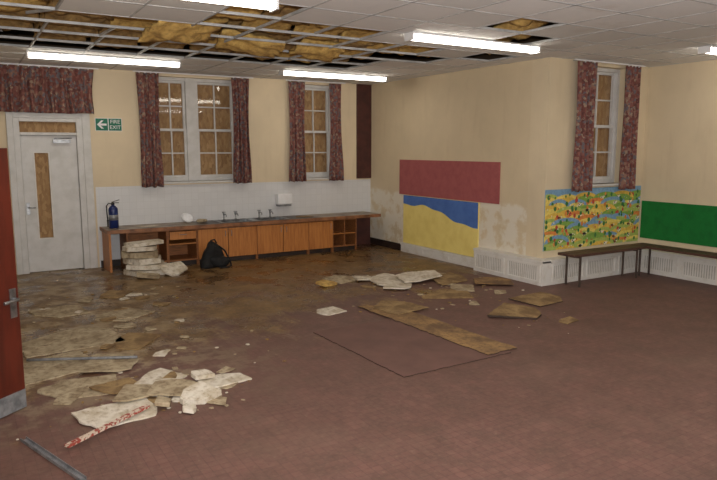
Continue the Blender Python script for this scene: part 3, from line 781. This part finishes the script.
frag('loose_floor_sheet', 3.44, 4.8, 1.18, 1.5, 0.02, .007, ['carpet_loose', 'sheet_edge'], 1, 0, label='loose worn reddish sheet with dark edges lying on floor', cat='sheet', cuts=0, rough=.006)
frag('loose_board', 3.95, 5.15, .36, 2.1, .03, .006, ['board_brown', 'sheet_edge'], 2, .009, label='long worn tan board strip lying over loose sheet', cat='board', cuts=1, rough=.035)
frag('loose_board', 4.08, 5.95, .5, .6, .2, .006, 'board_tan', 70, .017, label='torn tan board over the long strip', cat='board', cuts=2, rough=.03)
T = 'ceiling tile'; BT = ['board_tan', 'sheet_edge']
DB = [
 ('ceiling_tile', 4.85, 7.25, .75, .5, .5, .015, 'plaster', 3, 0, .03, .02, 'broken white ceiling tile lying on brown floor', T),
 ('ceiling_tile', 5.25, 7.05, .6, .5, -.3, .015, 'plaster', 4, .03, .05, -.03, 'broken white ceiling tile resting on another', T),
 ('ceiling_tile', 4.75, 6.85, .45, .35, .9, .015, 'plaster', 5, 0, 0, .05, 'small broken white ceiling tile on floor', T),
 ('ceiling_tile', 4.35, 7.62, .42, .34, .3, .02, 'plaster_tan', 6, 0, .06, .0, 'small pale ceiling tile fragment by debris', T),
 ('ceiling_tile', 4.62, 7.5, .3, .25, 1.3, .02, 'plaster', 71, 0, .05, .04, 'small pale ceiling tile fragment by debris', T),
 ('insulation_scrap', 4.0, 7.42, .22, .2, .5, .03, 'insul', 7, 0, .15, 0, 'small scrap of yellow insulation on floor', 'insulation'),
 ('loose_board', 5.02, 6.22, .62, .5, -.5, .01, 'board_tan', 8, 0, .0, 0, 'tan broken board lying flat on floor', 'board'),
 ('loose_board', 5.6, 6.9, .75, .5, .2, .012, 'board_tan', 9, 0, .02, .02, 'tan broken board near the pipe boxing', 'board'),
 ('loose_board', 5.98, 6.4, .5, .4, -.6, .012, 'board_brown', 10, .022, .02, .01, 'brown broken board near the pipe boxing', 'board'),
 ('loose_board', 5.42, 6.36, .4, .3, .9, .01, 'plaster_tan', 72, .0, .01, .01, 'dusty tan board fragment on brown floor', 'board'),
 ('loose_board', 5.79, 5.37, .6, .46, .1, .012, BT, 11, 0, .02, .0, 'tan board with dark edges on reddish floor', 'board'),
 ('insulation_slab', 5.05, 5.0, .58, .48, .5, .022, BT, 12, 0, .04, -.02, 'tan slab lying on reddish floor', 'slab'),
 ('ceiling_tile', 3.36, 6.17, .3, .24, .2, .012, 'plaster', 13, 0, .03, 0, 'small white tile fragment on the floor', T),
 ('ceiling_tile', .74, 6.5, .85, .7, .1, .01, 'plaster_tan', 14, 0, 0, 0, 'pale grey ceiling tile lying flat by the wall', T),
 ('ceiling_tile', 1.35, 7.2, .55, .45, .6, .01, 'plaster_tan', 73, 0, 0, 0, 'pale grey ceiling tile lying on brown floor', T),
 ('ceiling_tile', .8, 7.7, .5, .5, .2, .01, 'plaster_tan', 77, 0, 0, 0, 'pale grey ceiling tile lying on brown floor', T),
 ('ceiling_tile', 1.5, 8.3, .4, .3, 1.0, .01, 'board_tan', 78, 0, 0, 0, 'brown tile fragment on the dirty floor', T),
 ('ceiling_tile', 1.25, 6.15, .5, .35, .9, .01, 'board_tan', 79, 0, 0, 0, 'brown tile fragment on the dirty floor', T),
 ('ceiling_tile', .52, 5.75, .65, .55, .3, .01, 'plaster_tan', 15, 0, 0, 0, 'pale grey ceiling tile broken on the floor', T),
 ('ceiling_tile', .95, 5.55, .45, .4, 1.1, .01, 'plaster_tan', 80, .014, 0.02, 0, 'off-white ceiling tile broken on the floor', T),
 ('ceiling_tile', .62, 5.12, .55, .42, -.2, .01, 'plaster_tan', 16, 0, 0, 0, 'pale grey ceiling tile broken on the floor', T),
 ('ceiling_tile', .78, 4.45, .5, .36, .15, .012, 'plaster', 17, 0, .02, .02, 'off-white ceiling tile broken in debris pile', T),
 ('ceiling_tile', 1.15, 4.98, .42, .3, .5, .012, 'plaster', 18, 0, .03, 0, 'off-white broken tile in debris pile', T),
 ('ceiling_tile', 1.62, 4.70, .36, .24, .2, .012, 'plaster', 19, 0, 0, .04, 'white broken tile at edge of debris pile', T),
 ('ceiling_tile', 1.24, 4.66, .36, .3, -.5, .012, 'plaster_tan', 20, .02, .03, .05, 'tan broken tile on the debris pile', T),
 ('plaster_lump', 1.33, 4.44, .26, .22, .4, .04, 'plaster', 21, 0, .12, -.12, 'bright white chunk of plaster on debris pile', 'plaster'),
 ('plaster_lump', 1.22, 4.26, .12, .1, .9, .03, 'plaster', 22, 0, .1, .1, 'small white plaster chunk on the floor', 'plaster'),
 ('plaster_lump', 1.47, 4.78, .16, .12, .2, .03, 'plaster', 74, .03, .1, .1, 'small white plaster chunk on debris pile', 'plaster'),
 ('plaster_lump', 1.08, 4.42, .15, .1, 1.2, .03, 'plaster_tan', 75, .02, .15, .1, 'dirty plaster chunk on debris pile', 'plaster'),
 ('ceiling_tile', .98, 4.7, .34, .28, 1.1, .012, 'plaster_tan', 23, .02, .03, .03, 'tan tile fragment on the debris pile', T),
 ('ceiling_tile', .88, 4.95, .32, .26, .3, .012, 'board_tan', 76, .0, .03, .04, 'brown tile fragment on the debris pile', T),
 ('loose_board', 5.35, 4.55, .3, .14, .2, .008, 'board_tan', 24, 0, 0, 0, 'thin tan scrap on reddish floor', 'board'),
]
for (n, x, y, w, d_, rz, th, m, sd, z, tx, ty, lb, ct) in DB:
    frag(n, x, y, w, d_, rz, th, m, sd, z, tx, ty, lb, ct, cuts=2, rough=.02)
rs = random.Random(33)
for i in range(48):
    if i < 26: x, y = rs.uniform(.5, 2.0), rs.uniform(4.9, 8.4)
    elif i < 40: x, y = rs.gauss(1.2, .3), rs.gauss(4.68, .2)
    else: x, y = rs.gauss(5.0, .6), rs.gauss(6.7, .4)
    s_ = rs.uniform(.07, .22); m = rs.choice(['plaster', 'plaster_tan', 'plaster_tan', 'board_tan'])
    frag('tile_fragment', x, y, s_, s_*.7, rs.uniform(0, 3), .009, m, 200+i, .002, 0, rs.uniform(-.05, .05), {'plaster': 'small broken white tile piece on dirty floor', 'plaster_tan': 'small broken tan tile piece on dirty floor', 'board_tan': 'small broken brown board piece on dirty floor'}[m],
         'tile fragment', 'small broken tile pieces on floor', 2, .03)
def rod(name, p0, p1, r, m, label, cat):
    v = Vector(p1)-Vector(p0)
    b = MB(); N = 6; b.tube([tuple(v*i/N) for i in range(N+1)], r, 10); b.obj(name, m, p0, **lab(cat, label))
rod('metal_tube', (.345, 5.95, .035), (1.15, 5.52, .045), .012, 'galv', 'grey metal tube lying on debris', 'tube')
v = Vector((.24, -.73, 0)); b = MB(); b.box(0, -.018, 0, v.length, .018, .003); b.box(0, -.018, .003, v.length, -.015, .02); b.box(0, .015, .003, v.length, .018, .02)
b.obj('metal_strip', 'galv', (.2, 4.35, .002), (0, 0, math.atan2(-.73, .24)), **lab('metal strip', 'grey metal channel strip lying on reddish floor'))
b = MB(); v = Vector((.56, .36, 0)); b.box(0, -.02, 0, v.length, .02, .015)
b.obj('wood_strip', 'stick', (.41, 4.04, .03), (0, -.01, math.atan2(.36, .56)), **lab('wood strip', 'speckled red and white strip lying on broken tile'))

chips = []
rd = random.Random(21)
for k in range(6):
    pts = [(math.cos(2*math.pi*i/5+rd.random()*.7)*(.4+.6*rd.random()), math.sin(2*math.pi*i/5+rd.random()*.7)*(.4+.6*rd.random())) for i in range(5)]
    b = MB(); b.poly(pts, .4); me = bpy.data.meshes.new('chip'); me.from_pydata(b.v, [], b.f)
    me.materials.append(M[('plaster_tan', 'board_tan', 'plaster', 'board_brown', 'plaster_tan', 'insul2')[k]]); chips.append(me)
CL = ['small tan plaster chip on the dirty floor', 'small tan board crumb on the dirty floor', 'small white plaster chip on the dirty floor',
      'small brown board crumb on the dirty floor', 'small tan plaster chip on the dirty floor', 'small brown insulation crumb on the dirty floor']
def chip(x, y, s):
    k = rd.randrange(6); o = bpy.data.objects.new('plaster_chip', chips[k]); COL.objects.link(o)
    o.location = (x, y, .002); o.rotation_euler = (0, 0, rd.random()*6); o.scale = (s, s*rd.uniform(.5, 1), s*.5)
    o['category'] = 'plaster chip'; o['group'] = 'plaster chips scattered on floor'; o['label'] = CL[k]
for i in range(95): chip(rd.uniform(.5, 2.4), rd.uniform(4.7, 8.6), rd.uniform(.012, .04))
for i in range(100): chip(rd.gauss(1.15, .32), rd.gauss(4.65, .27), rd.uniform(.007, .03))
for i in range(85): chip(rd.gauss(5.0, .7), rd.gauss(6.6, .5), rd.uniform(.01, .04))
for i in range(18): chip(rd.gauss(4.9, .4), rd.gauss(4.8, .3), rd.uniform(.008, .025))

# ---------------------------------------------------------------- lighting
w = bpy.data.worlds.new('World'); S.world = w; w.use_nodes = True
w.node_tree.nodes['Background'].inputs[0].default_value = (.9, .88, .85, 1); w.node_tree.nodes['Background'].inputs[1].default_value = .05
def area(loc, sx, sy, power, rot=(0, 0, 0), col=(1, .95, .88)):
    l = bpy.data.lights.new('fill_light', 'AREA'); l.shape = 'RECTANGLE'; l.size = sx; l.size_y = sy; l.energy = power; l.color = col
    o = bpy.data.objects.new('fill_light', l); COL.objects.link(o); o.location = loc; o.rotation_euler = rot
area((1.6, 1.2, 2.9), 1.8, .3, 30); area((5.5, 1.2, 2.9), 1.8, .3, 36)  # added overhead fill, out of view, to light the foreground
area((3.2, .2, .9), 2.5, 1.0, 50, (math.radians(150), 0, math.radians(-31)), (1, .98, .95))  # added low fill aimed upward, brightens the ceiling like bounced flash
fl = bpy.data.lights.new('camera_flash', 'SPOT'); fl.energy = 820; fl.spot_size = math.radians(125); fl.spot_blend = 1.0; fl.shadow_soft_size = .03; fl.color = (1, .98, .96)
fo = bpy.data.objects.new('camera_flash', fl); COL.objects.link(fo); fo.location = (.02, -.02, 1.95); fo.rotation_euler = (math.radians(97), 0, math.radians(-31))

# ---------------------------------------------------------------- camera
cam = bpy.data.cameras.new('camera'); co = bpy.data.objects.new('camera', cam); COL.objects.link(co)
cam.sensor_width = 36; cam.lens = 650/717*36; cam.clip_start = .05
co.location = (0, 0, H); co.rotation_euler = (math.radians(90-8.06), 0, math.radians(-31.2))
S.camera = co
